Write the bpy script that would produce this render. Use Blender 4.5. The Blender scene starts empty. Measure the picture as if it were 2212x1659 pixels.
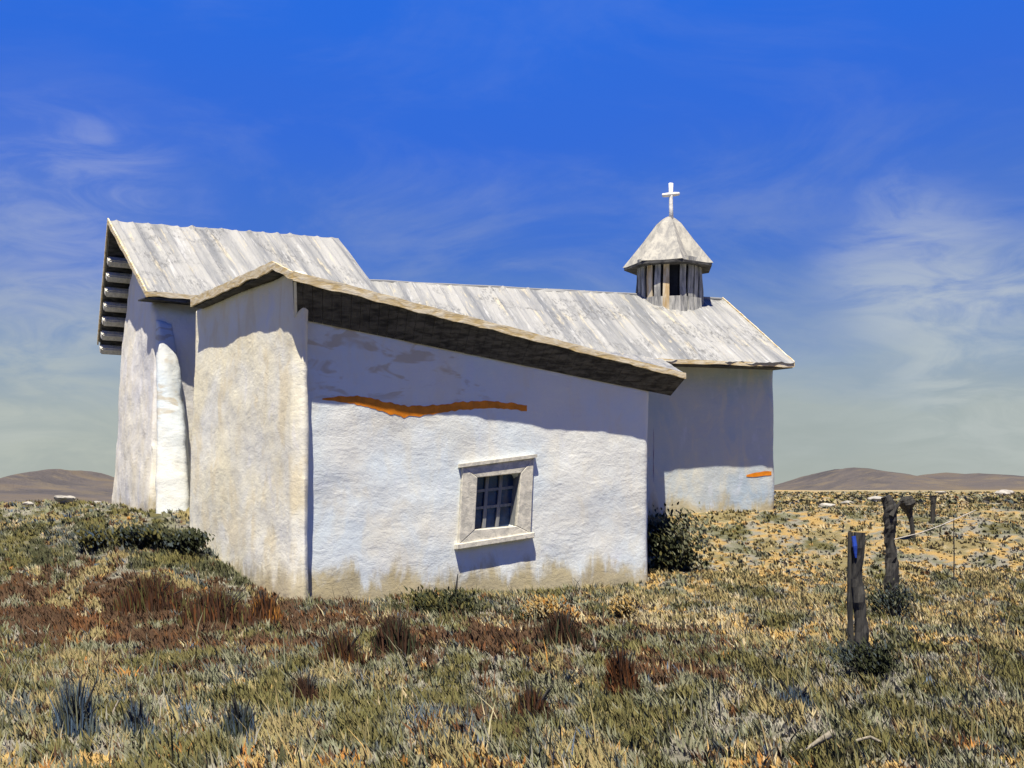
import bpy, bmesh, math, random
import numpy as np
from mathutils import Vector, noise, Matrix
random.seed(7)
SC = bpy.context.scene
COL = SC.collection
R = math.radians

# ------------------------------------------------------------------ camera
F = 2670.0; CX = 1106.0; HZ = 1085.0; EYE = 1.6       # measured on the 2212 px wide view
cam_d = bpy.data.cameras.new('camera'); cam = bpy.data.objects.new('camera', cam_d); COL.objects.link(cam)
cam.location = (0, 0, EYE); cam.rotation_euler = (R(90), 0, 0)
cam_d.sensor_width = 36; cam_d.lens = F/2212*36; cam_d.shift_y = (HZ-829.5)/2212
cam_d.clip_start = 0.1; cam_d.clip_end = 6000
SC.camera = cam

def pt(x, y, Y):
    "point of the picture (2212 px wide view) at depth Y"
    return Vector(((x-CX)*Y/F, Y, EYE+(HZ-y)*Y/F))

# ------------------------------------------------------------------ light
SUN_EL = R(68.5); SUN_H = Vector((-0.18, -0.984))
sun_vec = Vector((SUN_H.x*math.cos(SUN_EL), SUN_H.y*math.cos(SUN_EL), math.sin(SUN_EL)))
sd = bpy.data.lights.new('sun', 'SUN'); sd.energy = 5.0; sd.angle = R(0.5); sd.color = (1.0, 0.91, 0.74)
sun = bpy.data.objects.new('sun', sd); COL.objects.link(sun)
sun.rotation_euler = sun_vec.to_track_quat('Z', 'Y').to_euler(); sun.location = (-20, -30, 60)

class NT:
    def __init__(s, tree): s.t = tree; s.t.nodes.clear()
    def n(s, typ, **kw):
        nd = s.t.nodes.new(typ)
        for k, v in kw.items():
            if hasattr(nd, k): setattr(nd, k, v)
        return nd
    def l(s, a, b): s.t.links.new(a, b)
    def setv(s, sock, v):
        if isinstance(v, bpy.types.NodeSocket): s.l(v, sock)
        else:
            if isinstance(v, tuple) and len(v) == 3 and sock.type == 'RGBA': v = (*v, 1)
            sock.default_value = v
    def noise(s, vec, scale, detail=4, rough=.55, dist=0.0):
        nd = s.n('ShaderNodeTexNoise'); s.l(vec, nd.inputs['Vector'])
        nd.inputs['Scale'].default_value = scale; nd.inputs['Detail'].default_value = detail
        nd.inputs['Roughness'].default_value = rough; nd.inputs['Distortion'].default_value = dist
        return nd.outputs['Fac']
    def scale(s, vec, sc, rot=(0, 0, 0), loc=(0, 0, 0)):
        nd = s.n('ShaderNodeMapping'); s.l(vec, nd.inputs['Vector'])
        nd.inputs['Scale'].default_value = sc; nd.inputs['Rotation'].default_value = rot; nd.inputs['Location'].default_value = loc
        return nd.outputs['Vector']
    def ramp(s, fac, a, b, ca=0.0, cb=1.0, inter='SMOOTHSTEP'):
        nd = s.n('ShaderNodeMapRange'); s.setv(nd.inputs[0], fac)
        nd.inputs[1].default_value = a; nd.inputs[2].default_value = b; nd.inputs[3].default_value = ca; nd.inputs[4].default_value = cb
        nd.interpolation_type = inter
        return nd.outputs[0]
    def mix(s, fac, a, b, mode='MIX'):
        nd = s.n('ShaderNodeMix', data_type='RGBA', blend_type=mode)
        s.setv(nd.inputs[0], fac); s.setv(nd.inputs[6], a); s.setv(nd.inputs[7], b)
        return nd.outputs[2]
    def math(s, op, a, b=0.0):
        nd = s.n('ShaderNodeMath', operation=op); s.setv(nd.inputs[0], a); s.setv(nd.inputs[1], b)
        return nd.outputs[0]
    def colramp(s, fac, stops):
        nd = s.n('ShaderNodeValToRGB'); s.setv(nd.inputs[0], fac)
        el = nd.color_ramp.elements
        while len(el) < len(stops): el.new(0.5)
        for e, (p, c) in zip(el, stops): e.position = p; e.color = (*c, 1)
        return nd.outputs[0]

world = bpy.data.worlds.new('World'); SC.world = world; world.use_nodes = True
w = NT(world.node_tree)
out = w.n('ShaderNodeOutputWorld'); bg = w.n('ShaderNodeBackground')
sky = w.n('ShaderNodeTexSky', sky_type='NISHITA'); sky.sun_disc = False
sky.sun_elevation = SUN_EL; sky.sun_rotation = math.atan2(SUN_H.x, SUN_H.y)
sky.altitude = 2000; sky.air_density = 1.0; sky.dust_density = 0.3; sky.ozone_density = 4.0
tc = w.n('ShaderNodeTexCoord'); d = tc.outputs['Generated']
sep = w.n('ShaderNodeSeparateXYZ'); w.l(d, sep.inputs[0])
el = sep.outputs[2]
grad = w.colramp(w.ramp(w.math('ADD', el, w.math('MULTIPLY', w.math('SUBTRACT', w.noise(w.scale(d, (1, 1, 3), rot=(0, R(20), 0)), 2.2, 6, .6), .5), .16)), 0.0, 1.0, 0, 1, 'LINEAR'),
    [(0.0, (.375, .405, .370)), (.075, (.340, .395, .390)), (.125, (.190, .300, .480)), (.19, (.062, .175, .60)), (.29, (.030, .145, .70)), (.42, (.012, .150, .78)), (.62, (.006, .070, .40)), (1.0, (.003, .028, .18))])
base = w.mix(.95, sky.outputs[0], w.mix(1.0, grad, (7.0, 7.0, 7.0), 'MULTIPLY'))
# thin wisps
cm = w.noise(w.scale(d, (1.3, 1.0, 3.6), rot=(0, R(-28), 0)), 3.2, 8, .62, .6)
cm2 = w.noise(w.scale(d, (6, 2, 18), rot=(0, R(-38), 0)), 2.0, 6, .6, .9)
hm = w.ramp(el, .34, .06, .16, 1.0)
mask = w.math('MULTIPLY', w.math('MULTIPLY', w.ramp(cm, .42, .68), w.ramp(cm2, .25, .7, .55, 1)), hm)
def patch(cx_, cy_, rad, amt, colr, b_):
    dv = Vector(((cx_-CX)/F, 1, (HZ-cy_)/F)).normalized()
    ds = w.n('ShaderNodeVectorMath', operation='DISTANCE'); w.l(w.scale(d, (1, 1, 1)), ds.inputs[0]); ds.inputs[1].default_value = dv
    dd = w.math('ADD', ds.outputs['Value'], w.math('MULTIPLY', w.math('SUBTRACT', cm, .5), .16))
    m_ = w.math('MULTIPLY', w.ramp(dd, rad, rad*.15), w.math('MULTIPLY', w.ramp(cm2, .30, .68, .25, 1), amt))
    return w.mix(m_, b_, colr)
base = patch(130, 470, .13, .42, (3.0, 3.4, 4.9), base)
base = patch(60, 850, .14, .50, (4.1, 4.3, 3.7), base)
base = patch(1960, 620, .10, .42, (4.6, 4.9, 4.6), base)
base = patch(2150, 800, .15, .45, (4.3, 4.6, 4.4), base)
base = w.mix(w.math('MULTIPLY', mask, .36), base, (3.7, 4.0, 3.9))
# the unseen sky behind the viewer is darkened and blued to deepen wall shadows
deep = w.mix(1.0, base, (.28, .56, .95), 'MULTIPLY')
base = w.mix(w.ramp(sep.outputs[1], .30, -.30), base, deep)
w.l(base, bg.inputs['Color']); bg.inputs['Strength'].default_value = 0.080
w.l(bg.outputs[0], out.inputs[0])

SC.view_settings.view_transform = 'Standard'; SC.view_settings.look = 'None'
SC.view_settings.exposure = 0.82; SC.view_settings.gamma = 1.0
SC.cycles.max_bounces = 5; SC.cycles.diffuse_bounces = 2

# ------------------------------------------------------------------ helpers
def link(name, me, parent=None, mat=None, smooth=False):
    o = bpy.data.objects.new(name, me); COL.objects.link(o)
    if parent is not None: o.parent = parent
    if mat: me.materials.clear(); me.materials.append(mat)
    if smooth: me.polygons.foreach_set('use_smooth', [True]*len(me.polygons))
    return o
def bm_obj(name, bm, parent=None, mat=None, smooth=False):
    me = bpy.data.meshes.new(name); bmesh.ops.recalc_face_normals(bm, faces=bm.faces); bm.to_mesh(me); bm.free()
    return link(name, me, parent, mat, smooth)
def tag(o, label=None, cat=None, group=None, kind=None):
    for k, v in (('label', label), ('category', cat), ('group', group), ('kind', kind)):
        if v: o[k] = v
    return o
def thing(name, label, cat, loc=(0, 0, 0), group=None):
    o = bpy.data.objects.new(name, None); COL.objects.link(o); o.location = loc; o.empty_display_size = .2
    return tag(o, label, cat, group)
def hull(pts):
    bm = bmesh.new()
    for p in pts: bm.verts.new(p)
    r = bmesh.ops.convex_hull(bm, input=bm.verts)
    bmesh.ops.delete(bm, geom=[v for v in bm.verts if not v.link_faces], context='VERTS')
    return bm
def box(bm, c, ax, ay, az, hx, hy, hz):
    vs = []
    for i in (-1, 1):
        for j in (-1, 1):
            for k in (-1, 1):
                vs.append(bm.verts.new(c+ax*hx*i+ay*hy*j+az*hz*k))
    for f in ((0, 1, 3, 2), (4, 6, 7, 5), (0, 4, 5, 1), (2, 3, 7, 6), (0, 2, 6, 4), (1, 5, 7, 3)):
        bm.faces.new([vs[q] for q in f])
    return vs
def slab(bm, quad, thick, nrm):
    "thick board with outline quad, thickness along nrm"
    a = [bm.verts.new(p) for p in quad]; b = [bm.verts.new(p+nrm*thick) for p in quad]
    n = len(quad)
    bm.faces.new(a); bm.faces.new(b[::-1])
    for i in range(n): bm.faces.new((a[i], b[i], b[(i+1) % n], a[(i+1) % n]))
def tube(bm, pts, rads, seg=8, wob=0.0, flat=1.0):
    rings = []
    for i, (p, r) in enumerate(zip(pts, rads)):
        t = (pts[min(i+1, len(pts)-1)]-pts[max(i-1, 0)]).normalized()
        u = t.cross(Vector((0, 1, 0.01))).normalized(); v = t.cross(u).normalized()
        rings.append([bm.verts.new(p+(u*math.cos(a)*flat+v*math.sin(a))*r*(1+wob*(noise.noise(p*9+Vector((math.cos(a), math.sin(a), 0))*2))))
                      for a in [2*math.pi*k/seg for k in range(seg)]])
    for a, b in zip(rings, rings[1:]):
        for k in range(seg): bm.faces.new((a[k], a[(k+1) % seg], b[(k+1) % seg], b[k]))
    bm.faces.new(rings[0][::-1]); bm.faces.new(rings[-1])
def remeshed(bm, voxel, amp, cutter=None, smooth=4, sc=1.3):
    "crude closed solid -> evenly meshed, round cornered, hand plastered solid"
    bmesh.ops.recalc_face_normals(bm, faces=bm.faces)
    me = bpy.data.meshes.new('tmp'); bm.to_mesh(me); bm.free()
    o = bpy.data.objects.new('tmp', me); COL.objects.link(o); co = None
    if cutter is not None:
        bmesh.ops.recalc_face_normals(cutter, faces=cutter.faces)
        cme = bpy.data.meshes.new('tmpc'); cutter.to_mesh(cme); cutter.free()
        co = bpy.data.objects.new('tmpc', cme); COL.objects.link(co)
        b = o.modifiers.new('b', 'BOOLEAN'); b.operation = 'DIFFERENCE'; b.object = co; b.solver = 'EXACT'
    m = o.modifiers.new('r', 'REMESH'); m.mode = 'VOXEL'; m.voxel_size = voxel
    s = o.modifiers.new('s', 'SMOOTH'); s.iterations = smooth; s.factor = .6
    dg = bpy.context.evaluated_depsgraph_get()
    res = bpy.data.meshes.new_from_object(o.evaluated_get(dg))
    bpy.data.objects.remove(o)
    if co: bpy.data.objects.remove(co)
    nr = [v.normal.copy() for v in res.vertices]
    for v, nn in zip(res.vertices, nr):
        p = v.co
        k = noise.fractal(p*sc*.55, 1.0, 2.0, 4)*amp*1.6 + noise.noise(Vector((p.x*sc*5, p.y*sc*5, p.z*sc*2)))*amp*.28
        v.co = p+nn*k
    return res

# ------------------------------------------------------------------ materials
def new_mat(name, rough=.8, spec=.3):
    m = bpy.data.materials.new(name); m.use_nodes = True
    t = NT(m.node_tree)
    o = t.n('ShaderNodeOutputMaterial'); b = t.n('ShaderNodeBsdfPrincipled'); t.l(b.outputs[0], o.inputs[0])
    b.inputs['Roughness'].default_value = rough; b.inputs['Specular IOR Level'].default_value = spec
    return m, t, b
def bump(t, b, h, strength, dist):
    bp = t.n('ShaderNodeBump'); bp.inputs['Strength'].default_value = strength; bp.inputs['Distance'].default_value = dist
    t.l(h, bp.inputs['Height']); t.l(bp.outputs[0], b.inputs['Normal'])

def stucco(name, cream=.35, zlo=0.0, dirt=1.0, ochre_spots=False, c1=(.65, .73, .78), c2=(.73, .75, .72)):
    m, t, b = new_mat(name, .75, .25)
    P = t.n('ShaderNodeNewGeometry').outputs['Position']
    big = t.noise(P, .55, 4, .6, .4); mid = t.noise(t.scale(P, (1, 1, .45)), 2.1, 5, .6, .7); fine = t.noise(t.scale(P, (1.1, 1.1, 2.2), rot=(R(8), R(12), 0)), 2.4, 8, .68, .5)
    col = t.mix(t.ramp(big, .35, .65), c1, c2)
    col = t.mix(t.math('MULTIPLY', t.ramp(mid, .46, .66), cream), col, (.76, .67, .46))
    col = t.mix(t.math('MULTIPLY', t.ramp(mid, .42, .28), .35), col, (.66, .69, .80))
    col = t.mix(t.math('MULTIPLY', t.ramp(fine, .36, .25), .2), col, (.60, .60, .62))
    # earth splashed up and bleached grass stain at the foot
    sp = t.n('ShaderNodeSeparateXYZ'); t.l(P, sp.inputs[0])
    edge = t.math('ADD', sp.outputs[2], t.math('MULTIPLY', t.math('SUBTRACT', t.noise(t.scale(P, (1, 1, .35)), 1.9, 5, .7, .5), .5), 1.7))
    col = t.mix(t.math('MULTIPLY', t.ramp(edge, zlo+.75, zlo+.30), .78*dirt), col, (.42, .33, .13))
    if ochre_spots:
        s = t.noise(t.scale(P, (1, 1, 2.6)), 1.35, 3, .6, .6)
        band = t.math('MULTIPLY', t.ramp(sp.outputs[2], 3.1, 3.5), t.ramp(sp.outputs[0], .4, -.8))
        col = t.mix(t.math('MULTIPLY', t.ramp(s, .54, .64), t.math('MULTIPLY', band, .42)), col, (.42, .27, .05))
    t.l(col, b.inputs['Base Color'])
    # trowel arcs: distorted wave ridges, changing direction patch by patch
    def wave(rot, sc, off):
        wv = t.n('ShaderNodeTexWave', wave_type='BANDS', bands_direction='Z'); t.l(t.scale(P, (1, 1, 1), rot=rot, loc=off), wv.inputs['Vector'])
        wv.inputs['Scale'].default_value = sc; wv.inputs['Distortion'].default_value = 11; wv.inputs['Detail'].default_value = 4; wv.inputs['Detail Scale'].default_value = .7
        return wv.outputs['Fac']
    w1 = wave((R(12), R(8), 0), 2.6, (0, 0, 0)); w2 = wave((R(70), R(20), 0), 2.2, (3, 1, 2))
    sel = t.ramp(t.noise(P, 1.5, 2, .5, .8), .46, .54)
    h = t.math('ADD', t.math('MULTIPLY', w1, sel), t.math('MULTIPLY', w2, t.math('SUBTRACT', 1.0, sel)))
    h = t.math('ADD', t.math('MULTIPLY', t.math('MULTIPLY', h, .10), t.ramp(t.noise(P, 1.1, 3, .6, .5), .48, .62)), t.math('ADD', t.math('MULTIPLY', fine, .8), t.math('MULTIPLY', t.noise(P, 11, 6, .75), .7)))
    bump(t, b, h, .6, .025)
    return m
M_WING = stucco('lime_stucco', .25, -.1, 1.0, True)
M_GABLE = stucco('warm_lime_stucco', .7, -.1, .8, False, (.80, .80, .73), (.82, .77, .58))
M_SANC = stucco('cream_stucco', .35, 1.0, .8, False, (.76, .76, .76), (.80, .77, .67))
M_NAVE = stucco('shade_tinted_stucco', .3, 1.0, .9, False, (.38, .48, .58), (.48, .53, .55))  # nave plaster colour darkened and blued to stand in for shade

def metal_roof():
    m, t, b = new_mat('weathered_sheet_roof', .55, .4)
    uv = t.n('ShaderNodeUVMap').outputs[0]
    a = t.noise(t.scale(uv, (2.2, .16, 1), rot=(0, 0, R(3))), 1.0, 6, .62, .25)
    c = t.noise(t.scale(uv, (6.0, .5, 1)), 1.0, 5, .7, .3)
    blot = t.noise(uv, .8, 5, .65, .6)
    fineb = t.noise(t.scale(uv, (14, 4, 1)), 1.0, 5, .75, .4)
    col = t.mix(t.ramp(a, .32, .62), (.16, .172, .19), (.35, .355, .35))
    col = t.mix(t.math('MULTIPLY', t.ramp(c, .56, .66), .7), col, (.52, .47, .34))
    col = t.mix(t.math('MULTIPLY', t.ramp(c, .44, .34), .7), col, (.46, .47, .475))
    col = t.mix(t.math('MULTIPLY', t.math('MULTIPLY', t.ramp(blot, .46, .62), t.ramp(fineb, .45, .62)), .9), col, (.12, .125, .13))
    t.l(col, b.inputs['Base Color']); b.inputs['Metallic'].default_value = .0
    bump(t, b, t.math('ADD', a, t.math('MULTIPLY', fineb, .5)), .8, .05)
    return m
M_ROOF = metal_roof()
def wood(name, c1, c2, rough=.85, sc=(9, 9, 1.2), bs=.02):
    m, t, b = new_mat(name, rough, .2)
    P = t.n('ShaderNodeNewGeometry').outputs['Position']
    g = t.noise(t.scale(P, sc), 1.6, 5, .65, .4)
    t.l(t.mix(t.ramp(g, .35, .65), c1, c2), b.inputs['Base Color'])
    bump(t, b, g, .7, bs)
    return m
M_DARK = wood('dark_boards', (.028, .029, .032), (.10, .10, .10), sc=(2.5, 2.5, 12))  # near-black to dark grey boards for the eave undersides
M_EDGE = wood('cream_fascia', (.52, .40, .20), (.70, .64, .50), sc=(2.5, 2.5, 9))
M_BEAM = wood('whitewashed_beam', (.50, .50, .47), (.72, .70, .64))
M_FRAME = wood('pale_window_wood', (.44, .43, .38), (.66, .63, .54), sc=(5, 5, 5))
M_POST = wood('weathered_post_wood', (.024, .024, .025), (.062, .060, .055), sc=(14, 14, 1.5))
M_MUNT = wood('grey_muntin', (.16, .18, .20), (.27, .27, .26))
M_BELF = wood('belfry_boards', (.16, .165, .17), (.42, .42, .40), sc=(8, 8, 1.0), bs=.04)
M_BELFT = wood('belfry_tan_boards', (.42, .30, .15), (.58, .52, .40), sc=(8, 8, 1.0))
M_DRIFT = wood('driftwood', (.18, .16, .12), (.34, .31, .25), sc=(20, 20, 20), bs=.006)
M_WHITE = wood('white_cross_paint', (.66, .66, .64), (.80, .80, .78), sc=(6, 6, 6))
def flat(name, col, rough=.7, var=.25, sc=8, spec=.3):
    m, t, b = new_mat(name, rough, spec)
    P = t.n('ShaderNodeNewGeometry').outputs['Position']
    g = t.noise(P, sc, 5, .65)
    t.l(t.mix(t.ramp(g, .3, .7), tuple(c*(1-var) for c in col), tuple(min(1, c*(1+var)) for c in col)), b.inputs['Base Color'])
    bump(t, b, g, .6, .01)
    return m
M_ORANGE = flat('orange_paint', (.70, .22, .008), .55, .22, 5)
M_PURPLE = flat('purple_paint', (.14, .03, .22), .6)
M_BLUE = flat('blue_paint', (.02, .06, .36), .5)
M_VOID = flat('dark_interior', (.015, .018, .025), .9)
M_GLASS = flat('blue_window_glass', (.020, .050, .12), .18, .35, 4, .5)
M_ROCK = flat('pale_rock', (.30, .29, .27), .9, .45, 3)
M_WIRE = flat('pale_wire', (.45, .42, .36), .5)

# ------------------------------------------------------------------ terrain
def ss(a, b, x):
    t = np.clip((x-a)/(b-a), 0, 1); return t*t*(3-2*t)
def terrain(x, y):
    x = np.asarray(x, float); y = np.asarray(y, float)
    z = (1.28+.10*ss(0, 3, x))*ss(21, 33, y)
    z = z+.92*ss(-3.3, -6.6, x)*ss(16.5, 24, y)*(1-ss(25.5, 34, y))
    z = z+.012*np.clip(y-34, 0, 260)*ss(2, 14, x)
    z = z+.05*np.sin(x*.9+1.3*np.sin(y*.37))*np.sin(y*.71+.6)+.03*np.sin(x*2.3+y*1.1)
    z = z-.15*ss(60, 300, y)*(1-ss(2, 14, x))
    return z
def th(x, y): return float(terrain(x, y))

def grid_mesh(name, xs, ys, zf):
    X, Y = np.meshgrid(xs, ys); Z = zf(X, Y)
    nx, ny = len(xs), len(ys)
    co = np.stack([X, Y, Z], -1).reshape(-1, 3)
    i = np.arange((ny-1)*(nx-1)); r = i//(nx-1); c = i % (nx-1)
    a = r*nx+c
    quads = np.stack([a, a+1, a+nx+1, a+nx], -1)
    me = bpy.data.meshes.new(name)
    me.from_pydata(co.tolist(), [], quads.tolist()); me.update()
    return me
PAL = {
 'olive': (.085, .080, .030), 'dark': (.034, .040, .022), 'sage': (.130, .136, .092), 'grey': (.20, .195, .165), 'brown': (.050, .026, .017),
 'rust': (.085, .034, .014), 'ochre': (.33, .225, .085), 'straw': (.31, .265, .165), 'blue': (.050, .080, .125), 'slate': (.050, .065, .070), 'orange': (.28, .130, .030), 'wheat': (.185, .155, .075)}
def vn(x, y, s, o=0.0):
    return np.array([noise.noise(Vector((a_*s+o, b_*s, o*1.7))) for a_, b_ in zip(x, y)])
names = list(PAL); PA = np.array([PAL[k] for k in names])*1.5
PA = PA*.86+np.array([.20, .170, .095])*.14          # dusty: every plant leans to the dry ground colour
def zone_weights(x, y):
    n1, n2, n3 = vn(x, y, .8, 3.1), vn(x, y, .55, 9.7), vn(x, y, 1.7, 17.3)
    W = np.zeros((len(x), len(names))); I = {k: i for i, k in enumerate(names)}
    g = lambda cx_, cy_, sx, sy: np.exp(-((x-cx_)/sx)**2-((y-cy_)/sy)**2)
    W[:, I['olive']] = 1.0; W[:, I['sage']] = .55+1.6*np.clip(n1, 0, 1); W[:, I['grey']] = .60+3.2*np.clip(n2, 0, 1)
    W[:, I['dark']] = .30+.9*np.clip(-n1, 0, 1); W[:, I['wheat']] = .55+1.0*np.clip(n3, 0, 1)
    W[:, I['brown']] = .06+1.2*np.clip(-n3-.15, 0, 1); W[:, I['rust']] = .02+.3*np.clip(-n3-.25, 0, 1)
    W[:, I['blue']] = .02+.5*np.clip(n1-.30, 0, 1)*(y < 14)+.3*np.clip(-n2-.35, 0, 1)*(y < 16); W[:, I['slate']] = .12+.4*np.clip(-n2, 0, 1)
    W[:, I['ochre']] = .10; W[:, I['straw']] = .05; W[:, I['orange']] = .012
    right = ss(.5, 3.5, x)*ss(12, 16, y)
    W[:, I['ochre']] += 2.8*right; W[:, I['wheat']] += 2.0*right; W[:, I['straw']] += .7*right; W[:, I['grey']] += 1.0*right; W[:, I['sage']] += .8*right; W[:, I['brown']] *= (1-.9*right); W[:, I['dark']] *= (1-.6*right)
    br = g(-4.6, 17.0, 2.2, 2.6)+.75*g(-2.0, 14.3, 1.5, 1.3)+.6*g(.6, 14.3, 1.3, 1.5)+.4*g(1.4, 12.3, .5, 1.4)+.5*g(-7, 18, 2, 2)
    W[:, I['brown']] += 10*br; W[:, I['rust']] += 2*br
    dk = g(-7.2, 22.8, 1.6, 1.6)+g(-5.4, 21.2, .7, .9)+.9*g(-1.0, 18.0, 2.2, .8)
    W[:, I['dark']] += 5*dk; W[:, I['slate']] += 1.6*dk
    oc_ = g(-3.9, 7.4, 3, .45)+g(2, 7.3, 3, .4)
    W[:, I['orange']] += .15*oc_; W[:, I['ochre']] += 1.2*oc_
    hl = g(.8, 16.5, 2.2, 1.1)+g(2.8, 17.5, 1.5, 2.5)
    W[:, I['straw']] += 1.7*hl; W[:, I['ochre']] += 2.0*hl
    return W/W.sum(1, keepdims=True)

def qfield(x, y):
    return vn(x*np.where(y > 13, .8, 1.2), y*np.where(y > 13, .34, .5), 1.7, 31.7)+.32*vn(x, y*.6, 5.0, 5.5)
_rx, _ry = np.random.RandomState(1).uniform(-12, 12, 6000), np.random.RandomState(2).uniform(5, 40, 6000)
QREF = np.sort(qfield(_rx, _ry))
def pick(x, y, jit=.03, rnd=.15):
    "index into the palette: a smooth field made even, so neighbouring ground and tufts share a colour"
    cum = zone_weights(x, y).cumsum(1); n_ = len(x)
    q_ = np.searchsorted(QREF, qfield(x, y))/len(QREF)+np.random.normal(0, jit, n_)
    q_ = np.where(np.random.rand(n_) < rnd, np.random.rand(n_), q_).clip(0, .999)
    return (q_[:, None] > cum).sum(1).clip(0, len(names)-1)
xs = np.concatenate([-np.geomspace(2500, 31, 30), np.linspace(-30, -14.2, 60), np.linspace(-14, 16, 251), np.linspace(16.3, 30, 50), np.geomspace(31, 2500, 30)])
ys = np.concatenate([-np.geomspace(300, 5.2, 12), np.linspace(-5, 4.5, 30), np.linspace(4.6, 40, 320), np.linspace(40.3, 60, 40), np.geomspace(61, 3500, 60)])
M_SOIL, t, b = new_mat('dry_meadow_soil', .95, .1)
P = t.n('ShaderNodeNewGeometry').outputs['Position']
tn = t.n('ShaderNodeAttribute', attribute_name='Tint').outputs['Color']
n2 = t.noise(P, 2.6, 6, .7, .4); n3 = t.noise(P, 11, 6, .75)
col = t.mix(t.math('MULTIPLY', t.ramp(n2, .50, .62), .45), tn, (.24, .23, .18))
col = t.mix(t.math('MULTIPLY', t.ramp(n3, .46, .34), .55), col, (.05, .048, .026))
t.l(col, b.inputs['Base Color']); bump(t, b, t.math('ADD', n2, n3), .9, .10)
gme = grid_mesh('ground', xs, ys, terrain)
gx_, gy_ = [a_.reshape(-1) for a_ in np.meshgrid(xs, ys)]
gc = np.ones((len(gx_), 4)); gc[:, :3] = PA[pick(gx_, gy_, .015, 0.0)]*.92
ca = gme.color_attributes.new('Tint', 'FLOAT_COLOR', 'POINT'); ca.data.foreach_set('color', gc.reshape(-1))
tag(link('ground', gme, None, M_SOIL, True), kind='structure')

# hills
M_HILL, t, b = new_mat('hill_scrub', 1.0, .05)
P = t.n('ShaderNodeNewGeometry').outputs['Position']
n1 = t.noise(t.scale(P, (1, 1, 6)), .012, 6, .7, .6); n2 = t.noise(P, .06, 5, .7)
col = t.colramp(n1, [(.35, (.062, .060, .066)), (.5, (.098, .088, .086)), (.66, (.13, .105, .075))])
col = t.mix(t.math('MULTIPLY', t.ramp(n2, .5, .62), .5), col, (.15, .125, .09))
t.l(col, b.inputs['Base Color']); bump(t, b, n2, .8, 4)
def hill(name, prof, Yc, dep):
    xs_ = np.array([p[0] for p in prof]); ys_ = np.array([p[1] for p in prof])
    X0 = (xs_-CX)*Yc/F; H = (HZ-ys_)*Yc/F+EYE
    gx = np.linspace(X0[0], X0[-1], 160); gy = np.linspace(Yc-dep, Yc+dep, 40)
    def zf(X, Y):
        h = np.interp(X, X0, H)
        k = np.cos(np.clip((Y-Yc)/dep, -1, 1)*math.pi/2)**.8
        nz = np.array([[noise.fractal(Vector((a*.02, bb*.02, 0)), .9, 2, 4) for a, bb in zip(ra, rb)] for ra, rb in zip(X, Y)])
        return 1.0+(h-1.0)*k*(1+.07*nz)-(k < .02)*2
    return tag(link(name, grid_mesh(name, gx, gy, zf), None, M_HILL, True), kind='structure')
hill('hills', [(-600, 1090), (-350, 1060), (-100, 1052), (20, 1050), (60, 1046), (110, 1035), (160, 1013), (200, 1028), (245, 1040), (330, 1050), (450, 1075), (560, 1090)], 640, 150)
hill('hills', [(1450, 1090), (1600, 1066), (1700, 1046), (1760, 1026), (1810, 1014), (1850, 1016), (1900, 1022), (1950, 1032), (2000, 1028), (2060, 1022), (2120, 1026), (2200, 1038), (2300, 1046), (2500, 1056), (2800, 1090)], 700, 160)

# ------------------------------------------------------------------ chapel
chapel = thing('chapel', 'white plastered adobe chapel with grey sheet roofs and a small belfry, standing in dry grass', 'chapel', (0, 24, 0))
def part(name, me_or_bm, mat, parent=chapel, smooth=False):
    if isinstance(me_or_bm, bmesh.types.BMesh): o = bm_obj(name, me_or_bm, None, mat, smooth)
    else: o = link(name, me_or_bm, None, mat, smooth)
    o.parent = parent
    base = parent.matrix_world.copy() if parent.parent is None else None
    # meshes are made in world coordinates: undo the parents' offset
    o.matrix_parent_inverse = Matrix.Translation(-Vector((0, 24, 0)))
    return o
V = Vector
def V3(x, y, z): return Vector((x, y, z))
# key points
K = V3(-3.45, 20, 0); RR = V3(2.53, 23, 0); J = V3(-6.12, 24, 0); S = V3(3.2, 30.8, 0); BL = V3(-4.6, 29.4, 0)
RW = (RR-K).normalized(); NR = V3(RW.y, -RW.x, 0)            # long wall direction and outward normal
# --- window corner points on the long wall
def on_wall(x, y, off=0.0):
    d_ = V3((x-CX)/F, 1, (HZ-y)/F); o_ = V3(0, 0, EYE)
    q = K+NR*off
    tt = (q-o_).dot(NR)/d_.dot(NR)
    return o_+d_*tt
fo = [on_wall(*p) for p in ((996, 1008), (1150, 988), (1143, 1152), (987, 1176))]      # outer frame TL TR BR BL
fi = [on_wall(*p) for p in ((1028, 1032), (1122, 1022), (1112, 1136), (1022, 1144))]   # opening
cut = bmesh.new()
c_ = sum(fi, V3(0, 0, 0))/4
ring = [c_+(p-c_)*1.06 for p in fi]
a = [cut.verts.new(p+NR*.5) for p in ring]; b2 = [cut.verts.new(p-NR*.42) for p in ring]
cut.faces.new(a); cut.faces.new(b2[::-1])
for i in range(4): cut.faces.new((a[i], b2[i], b2[(i+1) % 4], a[(i+1) % 4]))
wing_pts = [(K.x, K.y, -.6), (RR.x, RR.y, -.6), (S.x, S.y, -.2), (BL.x, BL.y, -.2), (-6.34, 24.05, -.4),
            (K.x-.02, K.y, 5.10), (RR.x, RR.y, 3.74), (S.x, S.y, 4.75), (BL.x, BL.y, 5.55), (J.x, J.y, 5.25)]
part('wall', remeshed(hull([V(p) for p in wing_pts]), .07, .018, cut), M_WING, smooth=True)

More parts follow.
